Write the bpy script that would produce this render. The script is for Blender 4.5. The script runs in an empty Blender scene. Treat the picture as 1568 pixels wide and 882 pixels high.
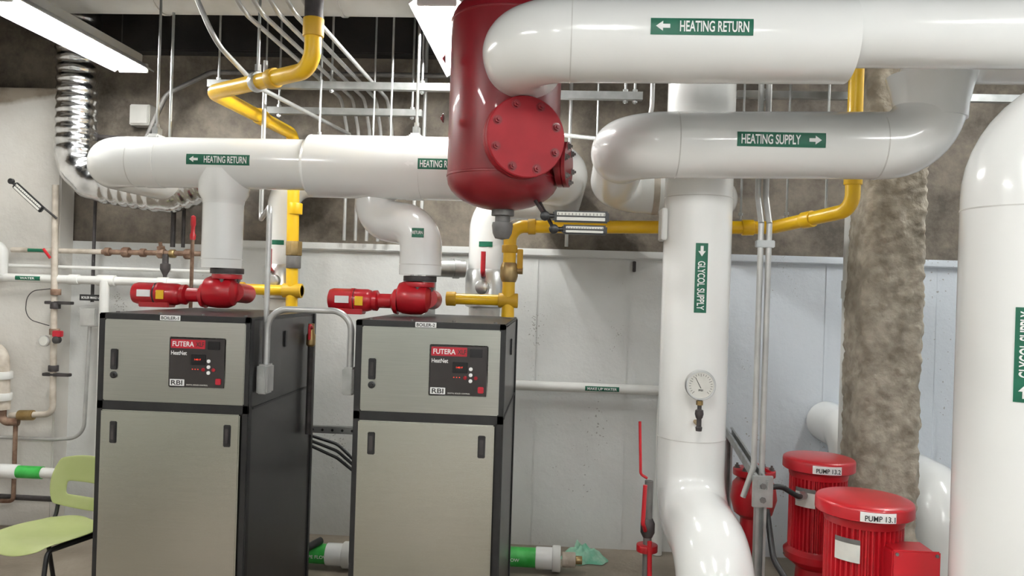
import bpy, bmesh, math, random
from mathutils import Vector, Matrix, noise
random.seed(4)
D=bpy.data
S=bpy.context.scene
COL=bpy.context.collection
S.view_settings.view_transform='Standard'
# ------------------------------------------------------------------ materials
def N(nt,t,**k):
    n=nt.nodes.new(t)
    for a,b in k.items(): setattr(n,a,b)
    return n
def mat(name,col,rough=.5,metal=0,col2=None,scale=8,detail=4,lo=.35,hi=.65,bump=0,bscale=60,coat=0,stretch=None,emis=0,spec=.5):
    m=D.materials.new(name); m.use_nodes=True; nt=m.node_tree
    b=nt.nodes['Principled BSDF']
    b.inputs['Base Color'].default_value=(*col,1); b.inputs['Roughness'].default_value=rough
    b.inputs['Metallic'].default_value=metal; b.inputs['Coat Weight'].default_value=coat
    b.inputs['Specular IOR Level'].default_value=spec
    tc=N(nt,'ShaderNodeTexCoord'); mp=N(nt,'ShaderNodeMapping'); nt.links.new(tc.outputs['Object'],mp.inputs[0])
    if stretch: mp.inputs['Scale'].default_value=stretch
    if col2 is not None:
        n=N(nt,'ShaderNodeTexNoise'); n.inputs['Scale'].default_value=scale; n.inputs['Detail'].default_value=detail
        nt.links.new(mp.outputs[0],n.inputs['Vector'])
        r=N(nt,'ShaderNodeValToRGB'); r.color_ramp.elements[0].position=lo; r.color_ramp.elements[1].position=hi
        r.color_ramp.elements[0].color=(*col,1); r.color_ramp.elements[1].color=(*col2,1)
        nt.links.new(n.outputs[0],r.inputs[0]); nt.links.new(r.outputs[0],b.inputs['Base Color'])
    if bump:
        n2=N(nt,'ShaderNodeTexNoise'); n2.inputs['Scale'].default_value=bscale; n2.inputs['Detail'].default_value=5
        nt.links.new(mp.outputs[0],n2.inputs['Vector'])
        bp=N(nt,'ShaderNodeBump'); bp.inputs['Strength'].default_value=bump; bp.inputs['Distance'].default_value=.01
        nt.links.new(n2.outputs[0],bp.inputs['Height']); nt.links.new(bp.outputs[0],b.inputs['Normal'])
    if emis:
        b.inputs['Emission Color'].default_value=(*col,1); b.inputs['Emission Strength'].default_value=emis
    return m
def steelmat(name,c0,c1,rlo,rhi,bump):
    # brushed stainless: horizontal grain + very soft large variation of roughness, with reflection tones painted into the base colour
    m=mat(name,c0,.3,1,c1,6,6,.3,.7,bump=bump,bscale=90,stretch=(1,1,60)); nt=m.node_tree; b=nt.nodes['Principled BSDF']
    tc=N(nt,'ShaderNodeTexCoord'); n=N(nt,'ShaderNodeTexNoise'); n.inputs['Scale'].default_value=1.3; n.inputs['Detail'].default_value=0
    nt.links.new(tc.outputs['Object'],n.inputs['Vector'])
    mr=N(nt,'ShaderNodeMapRange'); mr.inputs[1].default_value=.1; mr.inputs[2].default_value=.9; mr.inputs[3].default_value=rlo; mr.inputs[4].default_value=rhi
    nt.links.new(n.outputs[0],mr.inputs[0]); nt.links.new(mr.outputs[0],b.inputs['Roughness'])
    src=b.inputs['Base Color'].links[0].from_socket
    x=N(nt,'ShaderNodeMix',data_type='RGBA',blend_type='MULTIPLY'); x.inputs[0].default_value=1
    r=N(nt,'ShaderNodeValToRGB'); r.color_ramp.interpolation='EASE'; r.color_ramp.elements[0].position=.25; r.color_ramp.elements[1].position=.75
    r.color_ramp.elements[0].color=(.72,.755,.72,1); r.color_ramp.elements[1].color=(1,1,.985,1)
    nt.links.new(n.outputs[0],r.inputs[0]); nt.links.new(src,x.inputs[6]); nt.links.new(r.outputs[0],x.inputs[7]); nt.links.new(x.outputs[2],b.inputs['Base Color'])
    return m
M={}
M['pvc']=mat('white_pvc_jacket',(.81,.81,.785),.18,0,(.85,.85,.825),2.5,3,coat=.35)
M['pvc2']=mat('white_pvc_dull',(.68,.675,.645),.4,0,(.77,.765,.73),5)
M['seam']=mat('jacket_seam',(.55,.54,.51),.4,0,(.64,.63,.6),10)
M['green']=mat('label_green',(.0,.10,.052),.45,0,(.0,.115,.06),30)
M['white']=mat('label_white',(.82,.82,.8),.5,0,(.86,.86,.84),30)
M['red']=mat('red_enamel',(.40,.007,.013),.34,0,(.50,.010,.019),6,coat=.15)
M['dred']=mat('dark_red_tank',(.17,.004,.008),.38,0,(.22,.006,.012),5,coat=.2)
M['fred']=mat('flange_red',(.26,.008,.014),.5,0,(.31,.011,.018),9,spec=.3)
M['yellow']=mat('gas_yellow',(.80,.46,.008),.35,0,(.88,.54,.014),6,coat=.15)
M['dyellow']=mat('gas_yellow_dull',(.55,.31,.015),.5,0,(.66,.39,.02),6)
M['black']=mat('black_frame',(.010,.010,.011),.4,0,(.016,.016,.016),20)
M['side']=mat('boiler_side_dark',(.026,.024,.024),.3,.0,(.038,.035,.035),4)
M['steel']=steelmat('brushed_steel',(.70,.69,.655),(.76,.75,.71),.20,.30,.09)
M['steel2']=steelmat('brushed_steel_panel',(.56,.55,.525),(.62,.61,.58),.26,.36,.09)
M['galv']=mat('galvanised',(.38,.39,.38),.38,.75,(.5,.51,.5),14)
M['cond']=mat('conduit_grey',(.45,.45,.44),.38,.5,(.55,.55,.53),12)
M['foil']=mat('foil',(.62,.62,.62),.18,1,(.8,.8,.8),10,bump=.5,bscale=9)
M['alu']=mat('aluminium_jacket',(.6,.6,.59),.3,.8,(.72,.72,.7),9,bump=.2,bscale=10)
M['rust']=mat('rusty_pipe',(.12,.06,.035),.7,.2,(.3,.2,.14),18)
M['dirtyp']=mat('painted_old_pipe',(.42,.36,.29),.6,0,(.62,.56,.48),14)
M['brass']=mat('bronze',(.30,.2,.08),.42,.8,(.4,.29,.14),20)
M['dark']=mat('dark_iron',(.035,.033,.032),.55,.3,(.07,.06,.06),15)
M['grey']=mat('grey_iron',(.12,.115,.11),.5,.3,(.17,.16,.15),15)
M['plate']=mat('control_plate',(.022,.018,.017),.35,0,(.03,.025,.024),9)
M['disp']=mat('display',(.004,.004,.005),.15,0,(.008,.006,.008),9)
M['ledr']=mat('led_red',(1,.05,.02),.4,emis=.7)
M['logo']=mat('logo_red',(.42,.008,.02),.4,0,(.47,.012,.03),10)
M['chair']=mat('lime_plastic',(.42,.48,.19),.42,0,(.48,.53,.24),5)
M['gwrap']=mat('green_wrap',(.02,.36,.04),.4,0,(.06,.5,.09),12)
M['cloth']=mat('cloth_green',(.15,.42,.28),.85,0,(.36,.58,.44),14)
M['rubber']=mat('black_rubber',(.012,.012,.012),.5,0,(.02,.02,.02),20)
M['tube']=mat('fluorescent_tube',(.98,.99,.975),.4,emis=122)
M['housing']=mat('fixture_white',(.6,.6,.58),.45,0,(.66,.66,.64),8)
M['floor']=mat('floor_concrete',(.15,.12,.09),.55,0,(.30,.255,.20),2.2,8,.3,.7,bump=.25,bscale=30)
M['ceil']=mat('ceiling_dark',(.006,.005,.005),.9,0,(.015,.012,.010),3,6)
M['beam']=mat('beam_dark',(.006,.005,.005),.85,0,(.016,.013,.011),4,6,bump=.3)
M['duct']=mat('duct_offwhite',(.42,.41,.38),.55,0,(.56,.55,.52),3,bump=.2,bscale=8)
M['tick']=mat('dial_face',(.62,.61,.56),.5,0,(.68,.67,.62),20)
# walls
def wallmat(name,paint,paint2,bare,bare2,zlim,zn=.25,blue=False,pocks=True):
    m=D.materials.new(name); m.use_nodes=True; nt=m.node_tree; L=nt.links.new
    b=nt.nodes['Principled BSDF']; b.inputs['Roughness'].default_value=.7
    tc=N(nt,'ShaderNodeTexCoord')
    def ns(sc,det=6,vec=None,rough=.6):
        n=N(nt,'ShaderNodeTexNoise'); n.inputs['Scale'].default_value=sc; n.inputs['Detail'].default_value=det; n.inputs['Roughness'].default_value=rough
        L(vec or tc.outputs['Object'],n.inputs['Vector']); return n
    def ramp(src,lo,hi,c0,c1):
        r=N(nt,'ShaderNodeValToRGB'); e=r.color_ramp.elements; e[0].position=lo; e[1].position=hi
        e[0].color=(*c0,1); e[1].color=(*c1,1); L(src,r.inputs[0]); return r
    def mix(f,a,c):
        x=N(nt,'ShaderNodeMix',data_type='RGBA'); L(f,x.inputs[0]); L(a,x.inputs[6]); L(c,x.inputs[7]); return x.outputs[2]
    n1=ns(1.6); P=ramp(n1.outputs[0],.35,.65,paint,paint2).outputs[0]
    n2=ns(3.2,9,rough=.7); B=ramp(n2.outputs[0],.38,.62,bare,bare2).outputs[0]
    sx=N(nt,'ShaderNodeSeparateXYZ'); L(tc.outputs['Object'],sx.inputs[0])
    if blue:
        mr=N(nt,'ShaderNodeMapRange'); L(sx.outputs[0],mr.inputs[0]); mr.inputs[1].default_value=.75; mr.inputs[2].default_value=1.0
        bl=N(nt,'ShaderNodeRGB'); bl.outputs[0].default_value=(.67,.71,.755,1); P=mix(mr.outputs[0],P,bl.outputs[0])
    if pocks:
      for sc,cut,mk,seed,vs in ((34,.545,1.9,0,(1,1,.35)),(60,.55,3.1,5.3,(1,1,.6))):
        v=N(nt,'ShaderNodeTexVoronoi'); v.inputs['Scale'].default_value=sc
        mp=N(nt,'ShaderNodeMapping'); mp.inputs['Location'].default_value=(seed,seed,seed); L(tc.outputs['Object'],mp.inputs[0])
        mp2=N(nt,'ShaderNodeMapping'); mp2.inputs['Scale'].default_value=vs; mp2.inputs['Location'].default_value=(seed+2,seed,seed); L(tc.outputs['Object'],mp2.inputs[0])
        wq=ns(12,3); ad0=N(nt,'ShaderNodeVectorMath',operation='MULTIPLY_ADD'); L(wq.outputs[1],ad0.inputs[0]); ad0.inputs[1].default_value=(.06,.06,.06); L(mp.outputs[0],ad0.inputs[2])
        L(ad0.outputs[0],v.inputs['Vector'])
        nm=ns(mk,4,mp2.outputs[0]); ms=N(nt,'ShaderNodeMath',operation='MULTIPLY')
        sub=N(nt,'ShaderNodeMath',operation='SUBTRACT'); L(nm.outputs[0],sub.inputs[0]); sub.inputs[1].default_value=cut
        L(sub.outputs[0],ms.inputs[0]); ms.inputs[1].default_value=2.0
        lt=N(nt,'ShaderNodeMath',operation='LESS_THAN'); L(v.outputs['Distance'],lt.inputs[0]); L(ms.outputs[0],lt.inputs[1])
        dk=N(nt,'ShaderNodeRGB'); dk.outputs[0].default_value=(.30,.28,.25,1)
        hf=N(nt,'ShaderNodeMath',operation='MULTIPLY'); L(lt.outputs[0],hf.inputs[0]); hf.inputs[1].default_value=.7
        P=mix(hf.outputs[0],P,dk.outputs[0])
    nz=ns(1.3,5); ad=N(nt,'ShaderNodeMath',operation='MULTIPLY_ADD'); L(nz.outputs[0],ad.inputs[0]); ad.inputs[1].default_value=zn; L(sx.outputs[2],ad.inputs[2])
    gt=N(nt,'ShaderNodeMapRange'); L(ad.outputs[0],gt.inputs[0]); gt.inputs[1].default_value=zlim+zn/2-.02; gt.inputs[2].default_value=zlim+zn/2+.02
    C=mix(gt.outputs[0],P,B)
    gr=N(nt,'ShaderNodeMapRange'); L(ad.outputs[0],gr.inputs[0]); gr.inputs[1].default_value=.35; gr.inputs[2].default_value=.08; gr.inputs[3].default_value=0; gr.inputs[4].default_value=.28
    gd=N(nt,'ShaderNodeRGB'); gd.outputs[0].default_value=(.3,.26,.21,1)
    C=mix(gr.outputs[0],C,gd.outputs[0])
    L(C,b.inputs['Base Color'])
    nb=ns(14,8); bp=N(nt,'ShaderNodeBump'); bp.inputs['Strength'].default_value=.3; bp.inputs['Distance'].default_value=.02
    L(nb.outputs[0],bp.inputs['Height']); L(bp.outputs[0],b.inputs['Normal'])
    return m
M['wall']=wallmat('wall_paint',(.67,.67,.65),(.74,.745,.725),(.16,.13,.10),(.30,.255,.20),9,blue=True)
M['wallup']=wallmat('wall_bare',(.50,.495,.47),(.60,.595,.57),(.075,.062,.048),(.22,.185,.145),-5,pocks=False)
M['pier']=wallmat('pier_paint',(.63,.60,.55),(.72,.70,.66),(.20,.16,.12),(.36,.31,.25),2.85,pocks=False)
M['stone']=mat('rough_fireproofing',(.26,.225,.175),.95,0,(.48,.43,.35),12,9,.34,.66,bump=.9,bscale=38)
# ------------------------------------------------------------------ builders
CUR=[None]; GROUPS=[]
def group(name):
    e=D.objects.new(name,None); e.empty_display_size=.1; COL.objects.link(e); GROUPS.append(e); CUR[0]=e; return e
def top(): CUR[0]=None
def finish(name,bm,m,smooth=True,ang=35,mods=None):
    me=D.meshes.new(name); bmesh.ops.recalc_face_normals(bm,faces=bm.faces); bm.to_mesh(me); bm.free()
    ob=D.objects.new(name,me); COL.objects.link(ob); me.materials.append(M[m] if isinstance(m,str) else m)
    if smooth:
        for p in me.polygons: p.use_smooth=True
        try: me.set_sharp_from_angle(angle=math.radians(ang))
        except Exception: pass
    if CUR[0]: ob.parent=CUR[0]
    return ob
def box(name,a,b,m,bev=.003,rot=None,piv=None,seg=2):
    bm=bmesh.new(); bmesh.ops.create_cube(bm,size=1)
    a=Vector(a);b=Vector(b);c=(a+b)/2;s=b-a
    for v in bm.verts: v.co=Vector((v.co.x*s.x,v.co.y*s.y,v.co.z*s.z))+c
    if bev: bmesh.ops.bevel(bm,geom=list(bm.edges),offset=min(bev,.45*min(abs(s.x),abs(s.y),abs(s.z))),segments=seg,affect='EDGES')
    if rot is not None:
        p=Vector(piv) if piv else c
        R=Matrix.Rotation(rot[0],3,rot[1])
        for v in bm.verts: v.co=R@(v.co-p)+p
    return finish(name,bm,m)
def frame(ax):
    ax=Vector(ax).normalized(); u=ax.orthogonal().normalized(); return ax,u,ax.cross(u)
def lathe_bm(bm,o,ax,prof,seg=32):
    o=Vector(o); ax,u,w=frame(ax); rings=[]
    for t,r in prof:
        if r<1e-5: rings.append([bm.verts.new(o+ax*t)])
        else: rings.append([bm.verts.new(o+ax*t+(u*math.cos(k*2*math.pi/seg)+w*math.sin(k*2*math.pi/seg))*r) for k in range(seg)])
    for i in range(len(rings)-1):
        A,B=rings[i],rings[i+1]
        for k in range(seg):
            k2=(k+1)%seg
            if len(A)==1 and len(B)==1: continue
            if len(A)==1: bm.faces.new((A[0],B[k],B[k2]))
            elif len(B)==1: bm.faces.new((A[k],A[k2],B[0]))
            else: bm.faces.new((A[k],A[k2],B[k2],B[k]))
    if len(rings[0])>1: bm.faces.new(rings[0])
    if len(rings[-1])>1: bm.faces.new(rings[-1])
def lathe(name,o,ax,prof,m,seg=32,ang=35):
    bm=bmesh.new(); lathe_bm(bm,o,ax,prof,seg); return finish(name,bm,m,ang=ang)
def cyl(name,a,b,r,m,seg=32,bev=0):
    a=Vector(a);b=Vector(b);L=(b-a).length
    if bev: pr=[(0,r-bev),(bev*.3,r-bev*.3),(bev,r),(L-bev,r),(L-bev*.3,r-bev*.3),(L,r-bev)]
    else: pr=[(0,r),(L,r)]
    return lathe(name,a,b-a,pr,m,seg)
def multi(name,items,m,seg=12):
    bm=bmesh.new()
    for a,b,r in items:
        a=Vector(a);b=Vector(b); lathe_bm(bm,a,b-a,[(0,r),((b-a).length,r)],seg)
    return finish(name,bm,m)
def path(pts,rb):
    P=[Vector(p) for p in pts]; out=[P[0]]
    for i in range(1,len(P)-1):
        a,b,c=P[i-1],P[i],P[i+1]; d1=(a-b);d2=(c-b);l1=d1.length;l2=d2.length;d1.normalize();d2.normalize()
        T=math.pi-d1.angle(d2)
        if T<.02: out.append(b); continue
        t=rb*math.tan(T/2); t=min(t,l1*(.98 if i==1 else .49),l2*(.98 if i==len(P)-2 else .49)); R=t/math.tan(T/2)
        cen=b+(d1+d2).normalized()*(R/math.cos(T/2)); s=b+d1*t-cen; e=b+d2*t-cen
        n=max(3,int(T/.13))
        for k in range(n+1):
            q=k/n; out.append(cen+(s*math.sin((1-q)*T)+e*math.sin(q*T))/math.sin(T))
    out.append(P[-1]); return out
def tube(name,pts,r,m,bend=None,seg=32):
    P=path(pts,bend if bend is not None else r*1.6)
    Q=[P[0]]
    for p in P[1:]:
        if (p-Q[-1]).length>1e-4: Q.append(p)
    P=Q
    bm=bmesh.new(); rings=[]; u=None; pt=None
    for i,p in enumerate(P):
        if i==0: t=P[1]-P[0]
        elif i==len(P)-1: t=P[i]-P[i-1]
        else: t=(P[i+1]-P[i]).normalized()+(P[i]-P[i-1]).normalized()
        t.normalize()
        if u is None: u=t.orthogonal().normalized()
        else: u=(pt.rotation_difference(t)@u); u=(u-t*u.dot(t)).normalized()
        w=t.cross(u); pt=t
        rings.append([bm.verts.new(p+(u*math.cos(k*2*math.pi/seg)+w*math.sin(k*2*math.pi/seg))*r) for k in range(seg)])
    for A,B in zip(rings,rings[1:]):
        for k in range(seg): bm.faces.new((A[k],A[(k+1)%seg],B[(k+1)%seg],B[k]))
    bm.faces.new(rings[0]); bm.faces.new(rings[-1])
    return finish(name,bm,m,ang=50)
def text(name,body,c,w,h,m,R=None):
    cu=D.curves.new(name,'FONT'); cu.body=body; cu.size=1; cu.align_x='CENTER'; cu.offset=.018
    cu.materials.append(M[m]); ob=D.objects.new(name,cu); COL.objects.link(ob)
    bpy.context.view_layer.update()
    bb=[Vector(v) for v in ob.bound_box]; x0=min(v.x for v in bb);x1=max(v.x for v in bb);y0=min(v.y for v in bb);y1=max(v.y for v in bb)
    B=Matrix.Rotation(math.pi/2,4,'X')
    if R is not None: B=R@B
    Mx=Matrix.Translation(Vector(c))@B@Matrix.Diagonal((w/(x1-x0),h/(y1-y0),1,1))@Matrix.Translation((-(x0+x1)/2,-(y0+y1)/2,0))
    me=D.meshes.new_from_object(ob); me.transform(Mx); D.objects.remove(ob)
    o=D.objects.new(name,me); COL.objects.link(o)
    if not me.materials: me.materials.append(M[m])
    if CUR[0]: o.parent=CUR[0]
    return o
def poly(name,pts,m):
    bm=bmesh.new(); bm.faces.new([bm.verts.new(p) for p in pts]); return finish(name,bm,m,smooth=False)
def arrow(name,c,w,h,m,R=None):
    P=[(-.5,-.2),(0,-.2),(0,-.5),(.5,0),(0,.5),(0,.2),(-.5,.2)]
    B=Matrix.Rotation(math.pi/2,4,'X')
    if R is not None: B=R@B
    B=Matrix.Translation(Vector(c))@B
    poly(name,[B@Vector((x*w,y*h,0)) for x,y in P],m)
def patch(name,o,ax,u,r,hw,L0,L1,m):
    o=Vector(o);ax=Vector(ax);u=Vector(u).normalized();w=ax.cross(u); bm=bmesh.new(); n=8; A=[];B=[]
    for k in range(n+1):
        a=(-hw+2*hw*k/n)/r; d=(u*math.cos(a)+w*math.sin(a))*r
        A.append(bm.verts.new(o+ax*L0+d)); B.append(bm.verts.new(o+ax*L1+d))
    for k in range(n): bm.faces.new((A[k],A[k+1],B[k+1],B[k]))
    return finish(name,bm,m)
def hlabel(x0,x1,y,z,r,h,body,adir):
    patch('label',(0,y,z),(1,0,0),(0,-1,0),r+.0015,h/2,x0,x1,'green'); L=x1-x0; yy=y-r-.004
    aw=L*.14
    if adir<0:
        arrow('label_arrow',(x0+L*.05+aw/2,yy,z),-aw,h*.6,'white'); text('label_text',body,(x0+L*.62,yy,z),L*.67,h*.66,'white')
    else:
        arrow('label_arrow',(x1-L*.05-aw/2,yy,z),aw,h*.6,'white'); text('label_text',body,(x0+L*.38,yy,z),L*.67,h*.66,'white')
def vlabel(x,y,z0,z1,r,w,body,down,ang=0):
    u=Vector((math.sin(ang),-math.cos(ang),0)); patch('label',(x,y,0),(0,0,1),u,r+.0015,w/2,z0,z1,'green'); L=z1-z0
    c=Vector((x,y,0))+u*(r+.004); aw=L*.15
    R=Matrix.Rotation(ang,4,'Z')@Matrix.Rotation(math.pi/2*(1 if down else -1),4,'Y')
    if down: arrow('label_arrow',c+Vector((0,0,z1-L*.04-aw/2)),aw,w*.6,'white',R); text('label_text',body,c+Vector((0,0,z0+L*.39)),L*.7,w*.6,'white',R)
    else: arrow('label_arrow',c+Vector((0,0,z0+L*.04+aw/2)),aw,w*.6,'white',R); text('label_text',body,c+Vector((0,0,z1-L*.39)),L*.7,w*.6,'white',R)
def bolts(name,o,ax,R,n,m,r=.011,h=.014,off=0):
    o=Vector(o);ax,u,w=frame(ax); bm=bmesh.new()
    for k in range(n):
        a=2*math.pi*(k+off)/n; p=o+(u*math.cos(a)+w*math.sin(a))*R
        lathe_bm(bm,p,ax,[(0,r*1.45),(.002,r*1.45)],16)
        lathe_bm(bm,p,ax,[(0,r),(h,r)],6); lathe_bm(bm,p,ax,[(h,r*.55),(h*1.7,r*.5)],8)
    return finish(name,bm,m)
def seam(p,ax,r,w=.012,m='seam'):
    p=Vector(p);ax=Vector(ax).normalized(); cyl('seam_band',p-ax*w/2,p+ax*w/2,r+.0012,m,seg=48)
# ------------------------------------------------------------------ room shell
XL,XR,YB,YF,H=-4.3,3.3,5.2,-2.2,3.6
XE=XR-.004; ZC=H-.002
box('floor',(XL-.1,YF-.1,-.1),(XR+.1,YB+.2,0),'floor',0)
box('ceiling',(XL-.1,YF-.1,H),(XR+.1,YB+.2,H+.1),'ceil',0)
box('wall_back',(XL-.1,YB,0),(XR+.1,YB+.2,1.93),'wall',0)
box('wall_back_upper',(XL-.1,YB+.03,1.93),(XR+.1,YB+.2,H),'wallup',0)
box('wall_left',(XL-.1,YF,0),(XL,YB,H),'pier',0)
box('wall_right',(XR,YF,0),(XR+.1,YB,H),'wall',0)
box('wall_front',(XL,YF-.1,0),(XR,YF,H),'wall',0)
box('trim_1',(-2.2,YB-.035,1.915),(XR,YB+.04,1.965),'wall',.008)
box('wall_back_pier',(XL,5.05,0),(-3.33,YB+.01,2.94),'pier',.01)
box('trim_2',(-3.33,5.12,3.22),(XR,YB+.04,H),'beam',.01)
for i,x in enumerate((-.14,.46,1.75,2.45)):
    box('trim_%d'%(i+3),(x-.012,YB-.006,0),(x+.012,YB+.01,1.92),'wall',.003)
for i,y in enumerate((.2,1.3,2.4,3.0,4.75)):
    box('ceiling_beam' if i==0 else 'ceiling_beam.%03d'%i,(XL,y,H-.16),(XR,y+.12,H),'beam',.01)
# ------------------------------------------------------------------ camera
cam=D.cameras.new('camera'); co=D.objects.new('camera',cam); COL.objects.link(co); S.camera=co
cam.sensor_width=36; cam.lens=36*1200/1568; cam.clip_start=.05
r_,t_=.0314,.0577
R0=Vector((math.cos(t_),math.sin(t_),0)); Z=Vector((0,0,1)); F=Vector((-math.sin(t_),math.cos(t_),0))
cx=R0*math.cos(r_)+Z*math.sin(r_); cy=-R0*math.sin(r_)+Z*math.cos(r_); cz=-F
mw=Matrix((cx,cy,cz)).transposed().to_4x4(); mw.translation=(0,0,1.7); co.matrix_world=mw
# ------------------------------------------------------------------ lights
def fixture(x,y0,y1,z,w=.25):
    group('fluorescent_light_fixture')
    box('housing',(x-.05,y0,z+.05),(x+.05,y1,z+.11),'housing',.004)
    bm=bmesh.new()
    pr=[(-w/2,0.0),(-.06,.048),(.06,.048),(w/2,0.0),(w/2,.008),(.06,.056),(-.06,.056),(-w/2,.008)]
    A=[bm.verts.new((x+a,y0,z+b)) for a,b in pr];B=[bm.verts.new((x+a,y1,z+b)) for a,b in pr]
    for k in range(8): bm.faces.new((A[k],A[(k+1)%8],B[(k+1)%8],B[k]))
    bm.faces.new(A);bm.faces.new(B); finish('reflector',bm,'housing',smooth=False)
    for i,dx in enumerate((-.065,.065)): cyl('tube_%d'%(i+1),(x+dx,y0+.02,z+.015),(x+dx,y1-.02,z+.015),.017,'tube',seg=12)
    for i,yy in enumerate((y0,y1-.02)): box('socket_%d'%(i+1),(x-.09,yy,z-.005),(x+.09,yy+.02,z+.05),'housing',.003)
    multi('hanger_wires',[((x,y0+.15,z+.1),(x,y0+.15,ZC),.003),((x,y1-.15,z+.1),(x,y1-.15,ZC),.003)],'dark',6)
fixture(-2.65,3.48,4.7,2.96)
fixture(-.58,3.48,4.7,2.96)
fixture(-2.3,.2,1.4,3.05); fixture(.1,.0,1.2,3.05); fixture(2.3,.2,1.4,3.05)  # out of view: added for front light and highlights on the pipes
fixture(-1.1,-1.6,-.4,3.05); fixture(1.2,-1.6,-.4,3.05)  # unseen pair behind the camera, also added for front light
fixture(2.4,3.5,4.5,3.3)  # unseen fixture added to light the right rear wall
# ------------------------------------------------------------------ boilers
def boiler(x0,x1,num,zt):
    group('boiler')
    y0,y1=3.3,4.2
    box('cabinet_side_shell',(x0+.004,y0+.03,.06),(x1-.004,y1,zt-.012),'side',.006)
    box('lid',(x0,y0+.02,zt-.014),(x1,y1+.01,zt),'black',.004)
    box('plinth',(x0+.03,y0+.05,0),(x1-.03,y1-.03,.06),'black',.004)
    box('frame_left',(x0,y0,.06),(x0+.032,y0+.04,zt),'black',.004)
    box('frame_right',(x1-.030,y0,.06),(x1,y0+.04,zt),'black',.004)
    box('frame_top',(x0,y0,zt-.028),(x1,y0+.04,zt),'black',.004)
    box('frame_middle',(x0,y0,1.118),(x1,y0+.04,1.160),'black',.004)
    box('frame_bottom',(x0,y0,.06),(x1,y0+.04,.1),'black',.004)
    box('front_back_plate',(x0+.01,y0+.02,.07),(x1-.01,y0+.035,zt-.01),'black',0)
    px0,px1=x0+.030,x1-.022
    box('control_panel_steel',(px0,y0-.006,1.158),(px1,y0+.02,zt-.026),'steel2',.004)
    box('door_steel',(x0+.024,y0-.008,.085),(x1-.036,y0+.02,1.118),'steel',.005)
    def handle(x,z,h=.085):
        box('handle_plate',(x-.016,y0-.012,z-h/2),(x+.016,y0-.005,z+h/2),'black',.006)
        box('handle_recess',(x-.008,y0-.0165,z-h/2+.016),(x+.008,y0-.011,z+h/2-.016),'dark',.003)
    handle(x0+.078,1.338,.09); handle(x0+.084,1.022,.095); handle(x1-.088,1.026,.095)
    lathe('key_lock',(x0+.078,y0-.004,1.27),(0,-1,0),[(0,.015),(.008,.015),(.01,.012),(.010,.006),(.014,.005)],'black',20)
    a=x0+.322; b=a+.25; t=zt-.093; u=t-.218; yp=y0-.010
    box('control_plate',(a,yp,u),(b,y0,t),'plate',.004)
    box('brand_strip',(a+.008,yp-.002,t-.048),(a+.160,yp+.001,t-.010),'logo',.001)
    text('brand_text','FUTERA',(a+.064,yp-.003,t-.029),.095,.022,'white'); text('brand_text_2','XLF',(a+.138,yp-.003,t-.029),.036,.02,'plate')
    text('net_text','HeatNet',(a+.046,yp-.003,t-.068),.070,.018,'white')
    box('side_window',(a+.172,yp-.003,t-.05),(a+.225,yp+.001,t-.014),'disp',.002)
    box('display_window',(a+.1,yp-.003,t-.118),(a+.165,yp+.001,t-.072),'disp',.002)
    text('display_text','140 F',(a+.13,yp-.0045,t-.094),.028,.007,'ledr')
    for i,(dx,dz) in enumerate(((.178,.1),(.178,.125),(.178,.15),(.155,.137),(.2,.137))):
        lathe('button_%d'%i,(a+dx,yp-.001,t-dz),(0,-1,0),[(0,.008),(.003,.008),(.004,.006)],'white' if i<3 else 'fred',14)
    for i in range(3): box('led_%d'%i,(a+.105+i*.012,yp-.003,t-.138),(a+.109+i*.012,yp,t-.135),'ledr',0)
    box('logo_plate',(a+.008,yp-.002,u+.008),(a+.072,yp+.001,u+.036),'white',.001)
    text('logo_text','RBI',(a+.04,yp-.003,u+.022),.05,.02,'plate')
    text('caption_text','DIGITAL BOILER CONTROL',(a+.13,yp-.003,u+.014),.095,.006,'tick')
    box('power_switch',(b-.04,yp-.006,u+.018),(b-.015,yp,u+.045),'logo',.003)
    cxm=(x0+x1)/2-.02
    box('name_tag',(cxm-.045,y0-.003,zt-.024),(cxm+.045,y0+.002,zt-.002),'white',.001); text('name_tag_text','BOILER-%d'%num,(cxm,y0-.004,zt-.013),.078,.014,'black')
    for s,xx in ((-1,x0),(1,x1)):
        box('side_seam',(xx-.003 if s>0 else xx-.001,y0+.05,1.135),(xx+.001 if s>0 else xx+.003,y1-.02,1.145),'black',0)
        box('side_handle',(xx-.004,y0+.42,1.38),(xx+.004,y0+.45,1.46),'black',.003)
        box('side_edge',(xx-.004,y1-.03,.06),(xx+.004,y1,zt-.01),'black',.002)
    multi('lid_screws',[((x0+.05+i*(x1-x0-.1)/3,y0+.06,zt),(x0+.05+i*(x1-x0-.1)/3,y0+.06,zt+.006),.008) for i in range(4)],'grey',8)
boiler(-1.985,-1.308,1,1.537)
boiler(-.853,-.21,2,1.545)
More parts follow.
